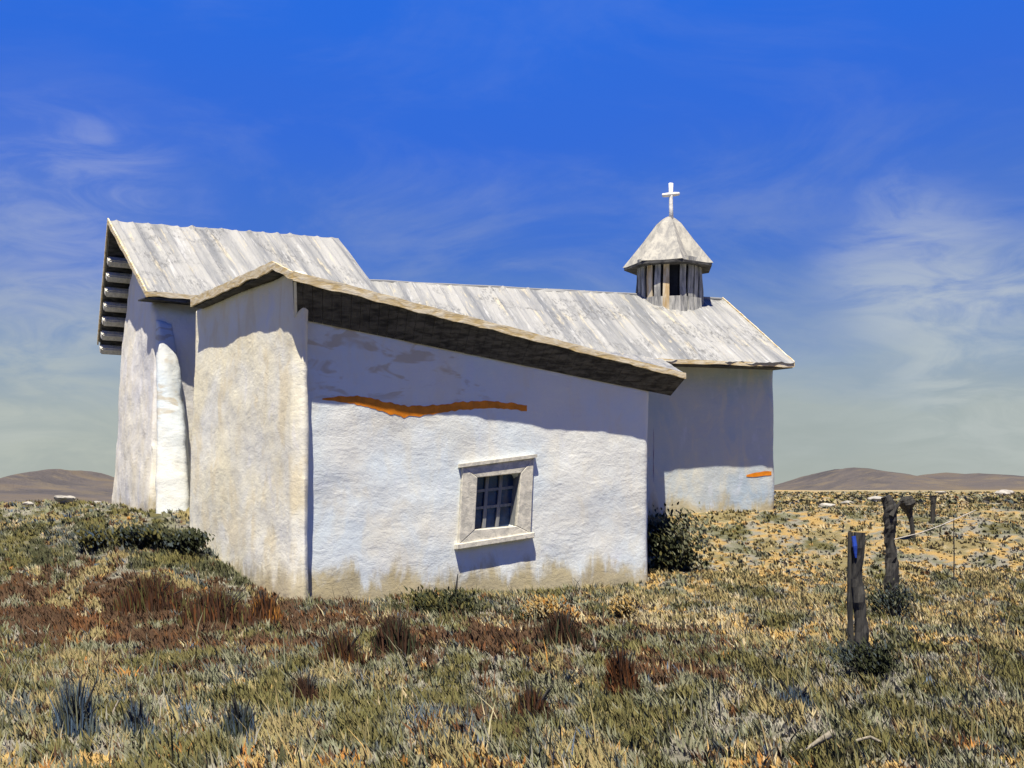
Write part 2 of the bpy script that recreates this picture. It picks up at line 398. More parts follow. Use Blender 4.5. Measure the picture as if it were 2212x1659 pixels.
# shallow pilaster skin that makes the whole gable end stand proud of the long wall
NLw = V3(-.83, -.555, 0).normalized()
def kk(a_, b_, z): p = V3(*K)+NR*a_+RW*b_; return V3(p.x, p.y, z)
gp = []
for z, ex in ((-.5, .06), (5.34, 0)):
    zf_ = z if z < 0 else 5.30
    zj = z if z < 0 else 5.32
    gp += [kk(.20+ex, .01, zf_), kk(.18, .10, zf_), kk(-.3, .10, z), V3(J.x+NLw.x*(.03+ex*3), J.y+NLw.y*(.03+ex*3), zj), V3(K.x, K.y, z)+NLw*(.10+ex), V3(J.x+.1, J.y+.1, zj)]
part('gable_wall', remeshed(hull(gp), .045, .018, None, 1), M_GABLE, smooth=True)

# sanctuary
C = V3(-7.70, 26.6, 0); D = V3(-9.55, 30.2, 0); AX = V3(.85, .52, 0).normalized()
sp = [(C.x-.10, C.y-.1, .3), (D.x-.32, D.y, .3), (C.x+.8*6, C.y+.6*6, .3), (-5.2, 34.2, .3),
      (C.x, C.y, 5.72), (D.x, D.y, 5.55), (C.x+.8*6, C.y+.6*6, 5.72), (-5.4, 34, 5.5),
      (-8.78, 28.85, 7.75), (-4.75, 31.75, 8.15)]
part('wall', remeshed(hull([V(p) for p in sp]), .08, .03), M_SANC, smooth=True)
# buttress at its corner, spreading towards the foot
bt = [(-7.72, 26.66, 5.6), (-7.58, 26.52, 5.5), (-7.36, 26.85, 5.5), (-7.2, 26.8, 4.6),
      pt(336, 1150, 26.0), pt(412, 1160, 26.1), pt(338, 1180, 25.9), pt(405, 1190, 26.0), (-7.6, 26.9, .6), (-6.9, 27.3, .6), pt(402, 975, 26.35), (-7.5, 26.9, 5.0)]
part('buttress', remeshed(hull([V(p) for p in bt]), .06, .03), M_WING, smooth=True)

# nave
NA = V3(.958, .285, 0).normalized(); ND = V3(NA.y, -NA.x, 0)
R0 = V3(-3.8, 32.1, 7.37)
def nv(a_, w_, z_=None):
    p = R0+NA*a_+ND*w_; p.z = 7.37-.563*abs(w_) if z_ is None else z_; return p
LN = 10.17
npts = []
for a_ in (-1.2, LN-.04):
    for w_ in (3.14, -3.1): npts += [nv(a_, w_, .6), nv(a_, w_, 7.37-.563*abs(w_)-.16)]
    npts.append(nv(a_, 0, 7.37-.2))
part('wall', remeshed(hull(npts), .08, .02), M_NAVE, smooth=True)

# --- roofs
def sheet(bm, p00, p10, p11, p01, rib=.30, amp=.022, thick=.07, ny=24, ragged=.02, uv=None, uo=(0, 0), sag=0.0):
    "ribbed sheet: p00-p10 = lower edge, p01-p11 = upper edge; closed slab"
    L = (p10-p00).length; W = (p01-p00).length
    nx = max(4, int(L/rib*8))
    nrm = (p10-p00).cross(p01-p00).normalized()
    if nrm.z < 0: nrm = -nrm
    top, bot = [], []
    seed = random.random()*50
    for i in range(nx+1):
        u = i/nx; ct, cb = [], []
        for j in range(ny+1):
            v = j/ny
            p = (p00*(1-u)+p10*u)*(1-v)+(p01*(1-u)+p11*u)*v
            s = (u*L/rib) % 1.0
            h = amp*max(0, 1-abs(s-.5)*5)*1.2
            h += .018*noise.noise(V3(u*L*.8, v*W*.8, seed))-sag*4*u*(1-u)*(1-v)
            q = p.copy()
            if v < 1e-6 or v > 1-1e-6:
                q += (p00-p01).normalized()*ragged*noise.noise(V3(u*L*2.1, v*9, seed+7))*(1 if v < .5 else -1)*2
                q.z += ragged*noise.noise(V3(u*L*3.3, seed, v*5))
            ct.append(bm.verts.new(q+nrm*h)); cb.append(bm.verts.new(q-nrm*thick))
        top.append(ct); bot.append(cb)
    lay = bm.loops.layers.uv.verify()
    def F_(vs, uvs):
        f = bm.faces.new(vs)
        for lp, q in zip(f.loops, uvs): lp[lay].uv = q
    for i in range(nx):
        for j in range(ny):
            q = [(uo[0]+(i+a_)/nx*L, uo[1]+(j+b_)/ny*W) for a_, b_ in ((0, 0), (1, 0), (1, 1), (0, 1))]
            F_((top[i][j], top[i+1][j], top[i+1][j+1], top[i][j+1]), q)
            F_((bot[i][j], bot[i][j+1], bot[i+1][j+1], bot[i+1][j]), [q[0], q[3], q[2], q[1]])
        F_((top[i][0], bot[i][0], bot[i+1][0], top[i+1][0]), [(0, 0)]*4)
        F_((top[i][ny], top[i+1][ny], bot[i+1][ny], bot[i][ny]), [(0, 0)]*4)
    for j in range(ny):
        F_((top[0][j], top[0][j+1], bot[0][j+1], bot[0][j]), [(0, 0)]*4)
        F_((top[nx][j], bot[nx][j], bot[nx][j+1], top[nx][j+1]), [(0, 0)]*4)
def strip(bm, a_, b_, drop, thick, out_, n=24, jit=.022):
    "edge board from a to b hanging down by drop, thickness along out_"
    prev = None
    for i in range(n+1):
        u = i/n; p = a_*(1-u)+b_*u
        j1 = jit*noise.noise(p*2.7); j2 = jit*1.6*noise.noise(p*3.9+V3(5, 5, 5)); dn = drop(u) if callable(drop) else drop
        r = [bm.verts.new(p+V3(0, 0, j1)), bm.verts.new(p+V3(0, 0, j1)+out_*thick), bm.verts.new(p+V3(0, 0, j2-dn)+out_*thick), bm.verts.new(p+V3(0, 0, j2-dn))]
        if prev:
            for k in range(4): bm.faces.new((prev[k], prev[(k+1) % 4], r[(k+1) % 4], r[k]))
        else: bm.faces.new(r)
        prev = r
    bm.faces.new(prev[::-1])

# wing roof
Q = V3(-6.08, 23.5, 5.43); PK = V3(-3.87, 20.04, 5.465); U = V3(-3.44, 19.39, 5.195); E = V3(3.217, 22.98, 3.967)
A1 = nv(0, 0); A1 = V3(3.65, 30.35, 5.12); B1 = nv(1.0, 2.6); B2 = V3(-6.4, 27.5, 5.72)
bm = bmesh.new()
sheet(bm, U, E, A1, B1, ny=30, uo=(3, 2))
sheet(bm, Q, PK, B1, B2, rib=.3, ny=16, uo=(14, 2))
slab(bm, [PK, U, B1+V3(0, 0, -.01)], -.05, V3(0, 0, 1))
part('roof', bm, M_ROOF, smooth=False)
EO = (E-U).normalized(); ENR = V3(EO.y, -EO.x, 0).normalized()
bm = bmesh.new()
strip(bm, U+V3(0, 0, .035), E+V3(0, 0, .03), lambda u: .155-.055*u, .035, ENR, 60)
QP = (PK-Q).normalized(); QN = V3(QP.y, -QP.x, 0).normalized()
strip(bm, Q+V3(0, 0, .035), PK+V3(0, 0, .04), .15, .035, QN, 30)
PU = (U-PK).normalized()
strip(bm, PK+V3(0, 0, .04), U+V3(0, 0, .035), .13, .035, V3(PU.y, -PU.x, 0).normalized(), 8)
part('fascia', bm, M_EDGE)
# boarded cove under the long eave
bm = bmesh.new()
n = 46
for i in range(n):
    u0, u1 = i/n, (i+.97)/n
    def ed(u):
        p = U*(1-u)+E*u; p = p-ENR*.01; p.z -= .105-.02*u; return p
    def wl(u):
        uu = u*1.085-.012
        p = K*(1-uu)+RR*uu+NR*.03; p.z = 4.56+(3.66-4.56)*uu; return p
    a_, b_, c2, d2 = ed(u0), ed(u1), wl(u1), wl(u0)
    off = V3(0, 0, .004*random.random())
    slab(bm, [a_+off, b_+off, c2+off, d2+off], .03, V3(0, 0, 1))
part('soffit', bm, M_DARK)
# end piece of the cove in plaster
bm = bmesh.new()
NL = V3(-.83, -.555, 0)
slab(bm, [U+V3(.05, .05, -.13), K+V3(-.02, -.02, 4.52), K+V3(-.02, .1, 5.12)], .05, NL)
part('cove_end', bm, M_WING)
# dark underside along the gable edge and exposed rafter tails
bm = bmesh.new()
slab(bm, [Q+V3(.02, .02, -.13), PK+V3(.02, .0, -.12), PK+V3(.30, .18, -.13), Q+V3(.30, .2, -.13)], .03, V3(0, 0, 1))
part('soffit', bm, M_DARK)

# nave roof
bm = bmesh.new()
sheet(bm, nv(-2.6, 4.03), nv(LN, 4.03), nv(LN, -.02), nv(-2.6, -.02), ny=30, rib=.36, amp=.028, uo=(0, 0), sag=.05, ragged=.05)
sheet(bm, nv(LN, -3.9), nv(-2.6, -3.9), nv(-2.6, .02), nv(LN, .02), ny=12, rib=.36, uo=(0, 8))
part('roof', bm, M_ROOF)
bm = bmesh.new()
bm2 = bmesh.new()
tube(bm2, [nv(a_, 0)+V3(0, 0, -.01+.02*noise.noise(V3(a_, 0, 0))) for a_ in np.linspace(-.5, LN+.02, 30)], [.035]*30, 6)
part('ridge_cap', bm2, M_ROOF)
strip(bm, nv(-2.0, 4.0)+V3(0, 0, -.02), nv(LN, 4.0)+V3(0, 0, -.02), .10, .03, ND, 40, .02)
strip(bm, nv(LN, 4.03)+V3(0, 0, .05), nv(LN, 0)+V3(0, 0, .05), .14, .03, NA, 20, .02)
part('fascia', bm, M_EDGE)
bm = bmesh.new()
slab(bm, [nv(-2, 3.99, 4.98), nv(LN-.01, 3.99, 4.98), nv(LN-.01, 2.95, 5.03), nv(-2, 2.95, 5.03)], .03, V3(0, 0, 1))
part('soffit', bm, M_DARK)

# sanctuary roof
G = V3(-9.46, 29.0, 8.2); FE = V3(-7.70, 26.1, 6.03); BK = V3(-10.37, 31.0, 5.66)
G2 = V3(-4.5, 32.0, 8.44); FE2 = V3(-2.74, 29.1, 6.05); BK2 = V3(-6.2, 34.9, 5.7)
bm = bmesh.new()
sheet(bm, FE, FE2, G2, G, ny=28, rib=.36, amp=.028, uo=(20, 0), ragged=.05)
sheet(bm, BK2, BK, G, G2, ny=10, rib=.36, uo=(20, 8))
part('roof', bm, M_ROOF)
bm = bmesh.new()
o1 = -AX
strip(bm, FE+V3(0, 0, .05), G+V3(0, 0, .06), .13, .035, o1, 24)
strip(bm, G+V3(0, 0, .06), BK+V3(0, 0, .05), .16, .035, o1, 24)
strip(bm, FE+V3(0, 0, .03), FE2+V3(0, 0, .03), .10, .03, V3(.52, -.85, 0).normalized(), 24)
part('fascia', bm, M_EDGE)
bm = bmesh.new()
dn = V3(0, 0, -.15)
sb = [(FE+AX*.03+V3(0, 0, -.10)), (G+AX*.03+V3(0, 0, -.16)), (G+AX*.85+V3(0, 0, -.18)), (FE+AX*.85+V3(0, 0, -.12))]
slab(bm, sb, .03, V3(0, 0, -1))
sb = [(BK+AX*.03+dn), (G+AX*.03+V3(0, 0, -.16)), (G+AX*.9+V3(0, 0, -.18)), (BK+AX*.9+dn)]
slab(bm, sb, .03, V3(0, 0, -1))
sf = V3(.52, -.85, 0).normalized()
slab(bm, [FE-sf*.02+V3(0, 0, -.085), FE2-sf*.02+V3(0, 0, -.085), FE2-sf*1.2+V3(0, 0, -.05), FE-sf*.75+V3(0, 0, -.05)], .03, V3(0, 0, -1))
part('soffit', bm, M_DARK)
for i in range(7):
    u = .20+.125*i
    p = G*(1-u)+BK*u+V3(0, 0, -.36)
    bm = bmesh.new()
    sl = (BK-G).normalized()
    box(bm, p+AX*.52, AX, sl, AX.cross(sl).normalized(), .50, .095, .10)
    bmesh.ops.bevel(bm, geom=bm.edges[:], offset=.03, segments=2, affect='EDGES')
    part('roof_beam', bm, M_BEAM)

# --- window
win = thing('window', None, None); win.parent = chapel; win.matrix_parent_inverse = Matrix.Translation(-V((0, 24, 0)))
WP = part
def wsub(name, bm, mat):
    o = bm_obj(name, bm, win, mat); return o
bm = bmesh.new()
sides = [(0, 1), (1, 2), (2, 3), (3, 0)]
for (i, j) in sides:
    slab(bm, [fo[i]-NR*.02, fo[j]-NR*.02, fi[j]-NR*.02, fi[i]-NR*.02], .085+.004*i, NR)
bmesh.ops.bevel(bm, geom=bm.edges[:], offset=.012, segments=1, affect='EDGES')
wsub('frame', bm, M_FRAME)
bm = bmesh.new()
for i, j in sides:        # reveal boards
    slab(bm, [fi[i]-NR*.005, fi[j]-NR*.005, fi[j]-NR*.24, fi[i]-NR*.24], .035, (c_-(fi[i]+fi[j])/2).normalized()*-1)
wsub('reveal', bm, M_MUNT)
def bil(u, v, off):
    return (fi[0]*(1-u)+fi[1]*u)*(1-v)+(fi[3]*(1-u)+fi[2]*u)*v+NR*off
bm = bmesh.new(); slab(bm, [bil(0, 0, -.215), bil(1, 0, -.215), bil(1, 1, -.215), bil(0, 1, -.215)], -.01, NR); wsub('pane', bm, M_GLASS)
bm = bmesh.new()
for u in (.36, .68):
    slab(bm, [bil(u-.038, 0, -.20), bil(u+.038, 0, -.20), bil(u+.03, 1, -.20), bil(u-.045, 1, -.20)], .035, NR)
for v in (.27, .60):
    slab(bm, [bil(0, v-.025, -.197), bil(1, v-.035, -.197), bil(1, v+.02, -.197), bil(0, v+.03, -.197)], .03, NR)
wsub('muntin', bm, M_MUNT)
bm = bmesh.new()
dnw = (fo[3]-fo[0]).normalized(); sd_ = (fo[2]-fo[3]).normalized()
slab(bm, [fo[3]-sd_*.05-dnw*.02-NR*.02, fo[2]+sd_*.05-dnw*.02-NR*.02, fo[2]+sd_*.05+dnw*.085-NR*.02, fo[3]-sd_*.05+dnw*.085-NR*.02], .15, NR)
bmesh.ops.bevel(bm, geom=bm.edges[:], offset=.015, segments=1, affect='EDGES')
wsub('sill', bm, M_FRAME)
bm = bmesh.new()
slab(bm, [fo[0]-sd_*.06-dnw*.05-NR*.02, fo[1]+sd_*.04-dnw*.05-NR*.02, fo[1]+sd_*.04+dnw*.01-NR*.02, fo[0]-sd_*.06+dnw*.01-NR*.02], .13, NR)
wsub('lintel', bm, M_FRAME)

# --- paint marks on the plaster
def streak(poly, plane, lift):
    fine = []
    for (x0, y0, h0), (x1, y1, h1) in zip(poly, poly[1:]):
        m_ = max(2, int(abs(x1-x0)+abs(y1-y0))//4)
        for k in range(m_):
            u = k/m_; fine.append((x0+(x1-x0)*u, y0+(y1-y0)*u, h0+(h1-h0)*u))
    fine.append(poly[-1])
    bm = bmesh.new(); prev = None
    for i, (x, y, h) in enumerate(fine):
        h *= .9+.35*noise.noise(V3(x*.09, y*.09, 3)); y += 2.0*noise.noise(V3(x*.05, 1, 2))
        hits = [plane(x, y-h/2+h*k/4) for k in range(5)]
        if any(q is None for q in hits): prev = None; continue
        row = [bm.verts.new(q) for q in hits]
        if prev:
            for k in range(4): bm.faces.new((prev[k], row[k], row[k+1], prev[k+1]))
        prev = row
    return bm
orange1 = [(696, 862, 3), (730, 862, 12), (765, 864, 20), (800, 870, 22), (840, 882, 26), (880, 889, 26), (930, 886, 22), (960, 882, 16), (1000, 876, 20), (1060, 874, 18), (1100, 877, 16), (1138, 882, 14)]
bpy.context.view_layer.update()
from mathutils.bvhtree import BVHTree
walls = [o for o in chapel.children if o.name.startswith('wall')]
dg = bpy.context.evaluated_depsgraph_get(); bpy.context.view_layer.update()
trees = []
for o in walls:
    mw = o.matrix_world
    trees.append(BVHTree.FromPolygons([mw @ v.co for v in o.data.vertices], [p.vertices[:] for p in o.data.polygons]))
def cast(k, lift, alt=None):
    def f(x, y):
        dd = V3((x-CX)/F, 1, (HZ-y)/F).normalized()
        h = trees[k].ray_cast(V3(0, 0, EYE), dd)
        return h[0]+h[1]*lift if h[0] else None
    return f
part('orange_streak', streak(orange1, cast(0, .005), 0), M_ORANGE)
part('orange_streak', streak([(1612, 1028, 4), (1630, 1026, 10), (1650, 1023, 12), (1666, 1022, 9)], cast(2, .01), 0), M_ORANGE)

part('purple_streak', streak([(1411, 925, 6), (1412, 960, 40), (1411, 1000, 40), (1412, 1030, 30)], cast(2, .012), 0), M_PURPLE)
# --- belfry
bc = nv(8.55, 0); bc.z = 0
belf = thing('belfry', None, None); belf.parent = chapel; belf.matrix_parent_inverse = Matrix.Translation(-V((0, 24, 0)))
def bsub(name, bm, mat, smooth=False): return bm_obj(name, bm, belf, mat, smooth)
NSD = 8; PH = R(10)
def oc(k, r, z): a_ = PH+2*math.pi*k/NSD; return V3(bc.x+math.cos(a_)*r, bc.y+math.sin(a_)*r, z)
zb = 6.35; zt = 8.33
bm = bmesh.new()
ra = [bm.verts.new(oc(k, .80, zb)) for k in range(NSD)]; rb = [bm.verts.new(oc(k, .74, zt)) for k in range(NSD)]
for k in range(NSD): bm.faces.new((ra[k], ra[(k+1) % NSD], rb[(k+1) % NSD], rb[k]))
bm.faces.new(ra); bm.faces.new(rb)
bsub('drum', bm, M_VOID)
rng = random.Random(3)
for k in range(24):
    # upright boards with gaps, flaring at the foot
    a0 = PH+2*math.pi*(k+.08)/24; a1 = PH+2*math.pi*(k+.72+.18*rng.random())/24
    if k % 6 == 5: continue
    bm = bmesh.new(); prev = None; lean = rng.uniform(-.02, .02)
    for j in range(8):
        v = j/7; z = zb+(zt-zb)*v; r = .87+.09*(1-v)**3+.02*math.sin(v*9+k)
        w_ = .5*(1-.15*v)
        am = (a0+a1)/2+lean*v; ha = (a1-a0)*w_
        q = [V3(bc.x+math.cos(am+s*ha)*(r+dr), bc.y+math.sin(am+s*ha)*(r+dr), z) for s, dr in ((-1, 0), (1, 0), (1, .05), (-1, .05))]
        r_ = [bm.verts.new(p) for p in q]
        if prev:
            for i in range(4): bm.faces.new((prev[i], prev[(i+1) % 4], r_[(i+1) % 4], r_[i]))
        else: bm.faces.new(r_)
        prev = r_
    bm.faces.new(prev[::-1])
    bsub('board', bm, M_BELFT if k in (16, 17, 14) else M_BELF)
# base skirt
bm = bmesh.new()
for k in range(NSD):
    q = [oc(k, 1.02, 6.55), oc(k+1, 1.02, 6.55), oc(k+1, .98, 7.22), oc(k, .98, 7.22)]
    slab(bm, q, -.04, ((q[0]+q[1])/2-V3(bc.x, bc.y, 6.55)).normalized())
bsub('skirt', bm, M_BELF)
# six flat roof planes, folded at the hips, slightly flared at the eave
bm = bmesh.new()
prof = [(1.30, 8.17), (1.16, 8.34), (.74, 8.86), (.36, 9.36), (.20, 9.50), (.10, 9.56)]
NR6 = 7; P6 = R(21)
def o6(k, r, z, fold=0.0):
    a_ = P6+2*math.pi*k/NR6; return V3(bc.x+math.cos(a_)*r, bc.y+math.sin(a_)*r, z)
for k in range(NR6):
    prev = None
    for (r, z) in prof:
        wr = 1+.02*noise.noise(V3(k*3.1, z, 0))
        # each plane is two folds: hip - valley - hip, so it catches light unevenly
        a3, b3 = o6(k, r*wr, z), o6(k+1, r*wr, z); m3 = (a3*.45+b3*.55); ctr = V3(bc.x, bc.y, z); m3 = ctr+(m3-ctr)*(.70 if k % 2 else .90); m3.z += .01
        row = [bm.verts.new(a3), bm.verts.new(m3), bm.verts.new(b3)]
        if prev:
            for q in range(2): bm.faces.new((prev[q], prev[q+1], row[q+1], row[q]))
        prev = row
tipv = [bm.verts.new(o6(k, .10, 9.56)) for k in range(NR6)]; bm.faces.new(tipv)
M_BROOF = wood('belfry_sheet', (.25, .25, .245), (.42, .41, .37), sc=(4, 4, .7))
bsub('belfry_roof', bm, M_BROOF)
bm = bmesh.new()
slab(bm, [o6(k, 1.26, 8.09) for k in range(NR6)], .07, V3(0, 0, 1))
bsub('eave_ring', bm, M_DARK)
# cross
bm = bmesh.new()
cx0 = pt(1450, 474, 34.45); cxt = pt(1449, 396, 34.45)
up = (cxt-cx0).normalized(); rt = V3(.97, .22, .16).normalized(); fw = up.cross(rt).normalized()
tube(bm, [cx0-up*.12, cx0+up*.3, cx0+up*.62, cxt], [.062, .058, .055, .065], 8, .3)
bsub_cross = bm
am = pt(1449.5, 420, 34.45)
tube(bsub_cross, [am-rt*.25, am-rt*.1, am+rt*.1, am+rt*.24], [.05, .062, .058, .05], 8, .3)
bsub('cross', bsub_cross, M_WHITE, True)

# ------------------------------------------------------------------ fence posts
def post(name, label, pts, rads, Y, base=None, slot=False, flat_=1.0):
    ps = [pt(x, y, Y) for x, y in pts]
    root = thing(name, label, 'fence post', (ps[-1].x, ps[-1].y, th(ps[-1].x, ps[-1].y)), 'old wooden fence posts')
    return root, ps
def add_mesh(root, name, bm, mat, smooth=False):
    o = bm_obj(name, bm, root, mat, smooth); o.matrix_parent_inverse = Matrix.Translation(-root.location); return o
def sub_line(ps, n=10):
    outp = []
    for a_, b_ in zip(ps, ps[1:]):
        for k in range(n): outp.append(a_.lerp(b_, k/n))
    outp.append(ps[-1]); return outp
root, ps = post('fence_post', 'nearest and thickest wooden fence post with a split blue-streaked top', [(1856, 1150), (1850, 1250), (1860, 1350), (1860, 1440)], None, 12.5)
bm = bmesh.new(); L_ = sub_line(ps, 6); tube(bm, L_, [.055+.020*(i/len(L_))+.006*math.sin(i) for i in range(len(L_))], 10, .35); add_mesh(root, 'shaft', bm, M_POST)
bm = bmesh.new(); L_ = sub_line([pt(1837, 1150, 12.53), pt(1836, 1280, 12.53), pt(1838, 1400, 12.53), pt(1840, 1440, 12.53)], 6); tube(bm, L_, [.026+.012*(i/len(L_)) for i in range(len(L_))], 8, .4); add_mesh(root, 'split_side', bm, M_POST)
bm = bmesh.new(); L_ = [pt(1844, 1158, 12.45), pt(1847, 1180, 12.44), pt(1849, 1205, 12.44)]; tube(bm, L_, [.022, .024, .010], 8); add_mesh(root, 'blue_streak', bm, M_BLUE)
root, ps = post('fence_post', 'tall dark fence post behind the nearest one, bent near its top', [(1914, 1072), (1924, 1100), (1921, 1150), (1926, 1215), (1926, 1300)], None, 20.6)
bm = bmesh.new(); L_ = sub_line(ps, 6); tube(bm, L_, [.10-.02*math.cos(i*.45) for i in range(len(L_))], 10, .4); add_mesh(root, 'shaft', bm, M_POST)
bm = bmesh.new(); tube(bm, [pt(1926, 1115, 20.5), pt(1935, 1098, 20.5), pt(1945, 1085, 20.5)], [.05, .035, .02], 7, .3); add_mesh(root, 'snag', bm, M_POST)
root, ps = post('fence_post', 'short leaning fence post with a wide wedge-shaped top', [(1958, 1072), (1960, 1095), (1968, 1120), (1976, 1180)], None, 27.2)
bm = bmesh.new(); L_ = sub_line(ps, 5); tube(bm, L_, [.05+.13*math.exp(-((i-3)/3.5)**2) for i in range(len(L_))], 9, .3); add_mesh(root, 'shaft', bm, M_POST)
root, ps = post('fence_post', 'farthest and smallest fence post, thin and dark on the slope', [(2016, 1070), (2016, 1090), (2014, 1142)], None, 29.5)
bm = bmesh.new(); L_ = sub_line(ps, 5); tube(bm, L_, [.085-.004*i for i in range(len(L_))], 8, .35); add_mesh(root, 'shaft', bm, M_POST)
# wire and stake
bm = bmesh.new()
wp = [pt(1932, 1165, 20.5), pt(1985, 1152, 21.3), pt(2030, 1136, 22.2), pt(2070, 1119, 23.2), pt(2108, 1102, 24.0)]
L_ = sub_line(wp, 4); tube(bm, L_, [.009]*len(L_), 6)
tag(bm_obj('fence_wire', bm, None, M_WIRE, True), 'single pale wire running up from the bent tall fence post to the right', 'wire')
bm = bmesh.new(); a_ = pt(2060, 1120, 23.0); g_ = V3(a_.x, a_.y, th(a_.x, a_.y)-.1); tube(bm, [a_, (a_+g_)/2+V3(.01, 0, 0), g_], [.010, .012, .013], 6)
tag(bm_obj('wire_stake', bm, None, M_POST), 'thin dark stake standing under the pale fence wire', 'stake')

# ------------------------------------------------------------------ rocks, branch
def ray_ground(x, y, y0=5.0, y1=300.0):
    Yv = y0
    while Yv < y1:
        p = pt(x, y, Yv)
        if p.z <= th(p.x, p.y): return p
        Yv += .02+Yv*.002
    return pt(x, y, y1)
def rock(x, y, wpx, label, Yd=None, tall=.34):
    wpx *= .8
    p = ray_ground(x, y) if Yd is None else pt(x, y, Yd)
    r = wpx*p.y/F/2; bm = bmesh.new(); bmesh.ops.create_icosphere(bm, subdivisions=3, radius=1)
    s_ = random.random()*40
    for v in bm.verts:
        k = 1+.35*noise.fractal(v.co*1.1+V3(s_, 0, 0), 1, 2, 3)
        v.co = V3(v.co.x*r*k, v.co.y*r*.8*k, v.co.z*r*tall*k)
    o = bm_obj('rock', bm, None, M_ROCK); o.location = (p.x, p.y, th(p.x, p.y)+.06+r*tall*.6)
    return tag(o, label, 'rock', 'pale rocks scattered in the meadow')
rock(62, 1118, 30, 'small pale rock, leftmost, below the left hills', 27)
rock(140, 1118, 52, 'largest flat white rock left of the chapel', 27.5, .42)
rock(212, 1106, 32, 'small pale rock between the flat white rock and the chapel', 30)
rock(1786, 1092, 44, 'white flat rock right of the chapel corner', 36)
rock(1830, 1084, 30, 'pale rock right of the chapel, second from its corner', 42)
rock(1895, 1073, 54, 'broad pale rock beyond the top of the tall bent fence post', 52)
rock(2032, 1060, 24, 'small white rock high on the rise behind the fence line', 110)
rock(2170, 1064, 50, 'broad pale rock near the right edge below the hills', 90)
g_ = ray_ground(1700, 1640); bm = bmesh.new()
bp = [V3(g_.x, g_.y, g_.z+.03), pt(1740, 1620, g_.y), pt(1775, 1597, g_.y), pt(1800, 1583, g_.y+.02)]
L_ = sub_line(bp, 5); tube(bm, L_, [.010+.017*(i/len(L_)) for i in range(len(L_))], 9, .4)
tag(bm_obj('fallen_branch', bm, None, M_DRIFT, True), 'pale bare fallen branch sticking up at the bottom edge below the fence posts', 'branch')
g_ = ray_ground(1850, 1625); bm = bmesh.new()
L_ = sub_line([pt(1838, 1628, g_.y), pt(1850, 1600, g_.y), pt(1880, 1592, g_.y), pt(1905, 1604, g_.y)], 5); tube(bm, L_, [.014-.0004*i for i in range(len(L_))], 8, .3)
tag(bm_obj('curved_twig', bm, None, M_DRIFT, True), 'small curved twig in the grass just right of the fallen branch', 'twig')

# ------------------------------------------------------------------ vegetation
M_GRASS, t, b = new_mat('grass_blades', .9, .1)
at = t.n('ShaderNodeAttribute', attribute_name='Tint')
t.l(at.outputs['Color'], b.inputs['Base Color'])
gn = t.n('ShaderNodeNewGeometry').outputs['Normal']
va = t.n('ShaderNodeVectorMath', operation='ADD'); t.l(gn, va.inputs[0]); va.inputs[1].default_value = (0, 0, 1.6)
vm = t.n('ShaderNodeVectorMath', operation='NORMALIZE'); t.l(va.outputs[0], vm.inputs[0]); t.l(vm.outputs[0], b.inputs['Normal'])
tr = t.n('ShaderNodeBsdfTranslucent'); t.l(at.outputs['Color'], tr.inputs['Color']); mx = t.n('ShaderNodeMixShader'); mx.inputs[0].default_value = .25
t.l(b.outputs[0], mx.inputs[1]); t.l(tr.outputs[0], mx.inputs[2]); t.l(mx.outputs[0], [n_ for n_ in t.t.nodes if n_.type == 'OUTPUT_MATERIAL'][0].inputs[0])
b.inputs['Subsurface Weight'].default_value = 0
def blades_mesh(name, base, h, wdt, ang, lean, tint):
    "base (N,3); each blade: 5 verts, quad + triangle"
    N = len(base)
    dirx = np.stack([np.cos(ang), np.sin(ang), np.zeros(N)], -1)
    la = ang+np.pi/2+np.random.uniform(-1, 1, N)
    ld = np.stack([np.cos(la), np.sin(la), np.zeros(N)], -1)*lean[:, None]*h[:, None]
    upv = np.zeros((N, 3)); upv[:, 2] = h
    w2 = dirx*wdt[:, None]/2
    v = np.empty((N, 5, 3))
    v[:, 0] = base-w2*.7; v[:, 1] = base+w2*.7
    mid = base+upv*.55+ld*.35
    v[:, 2] = mid+w2; v[:, 3] = mid-w2
    v[:, 4] = base+upv+ld
    idx = np.arange(N)[:, None]*5
    me = bpy.data.meshes.new(name)
    me.vertices.add(N*5); me.vertices.foreach_set('co', v.reshape(-1))
    loops = np.concatenate([idx+np.array([0, 1, 2, 3]), idx+np.array([3, 2, 4])], 1).reshape(-1)
    me.loops.add(len(loops)); me.loops.foreach_set('vertex_index', loops.astype(np.int32))
    st = (np.arange(N)[:, None]*7+np.array([0, 4])).reshape(-1)
    me.polygons.add(2*N); me.polygons.foreach_set('loop_start', st.astype(np.int32))
    me.update(calc_edges=True); me.validate()
    ca = me.color_attributes.new('Tint', 'FLOAT_COLOR', 'POINT')
    c = np.ones((N, 5, 4)); c[:, :, :3] = tint[:, None, :]
    ca.data.foreach_set('color', c.reshape(-1))
    me.materials.append(M_GRASS)
    return me
np.random.seed(4)
FOOT = [[(-3.45, 20), (2.53, 23), (3.2, 30.8), (-4.6, 29.4), (-6.2, 24)], [(-7.75, 26.6), (-2.9, 30.2), (-5.2, 34.2), (-9.8, 30.3)],
        [tuple(nv(-1.2, 3.06).xy), tuple(nv(LN-.3, 3.06).xy), tuple(nv(LN-.3, -3.1).xy), tuple(nv(-1.2, -3.1).xy)]]
def inside(x, y):
    res = np.zeros(len(x), bool)
    for poly in FOOT:
        r_ = np.ones(len(x), bool)
        for (x0, y0), (x1, y1) in zip(poly, poly[1:]+poly[:1]):
            r_ &= ((x1-x0)*(y-y0)-(y1-y0)*(x-x0)) > -.02
        res |= r_
    return res
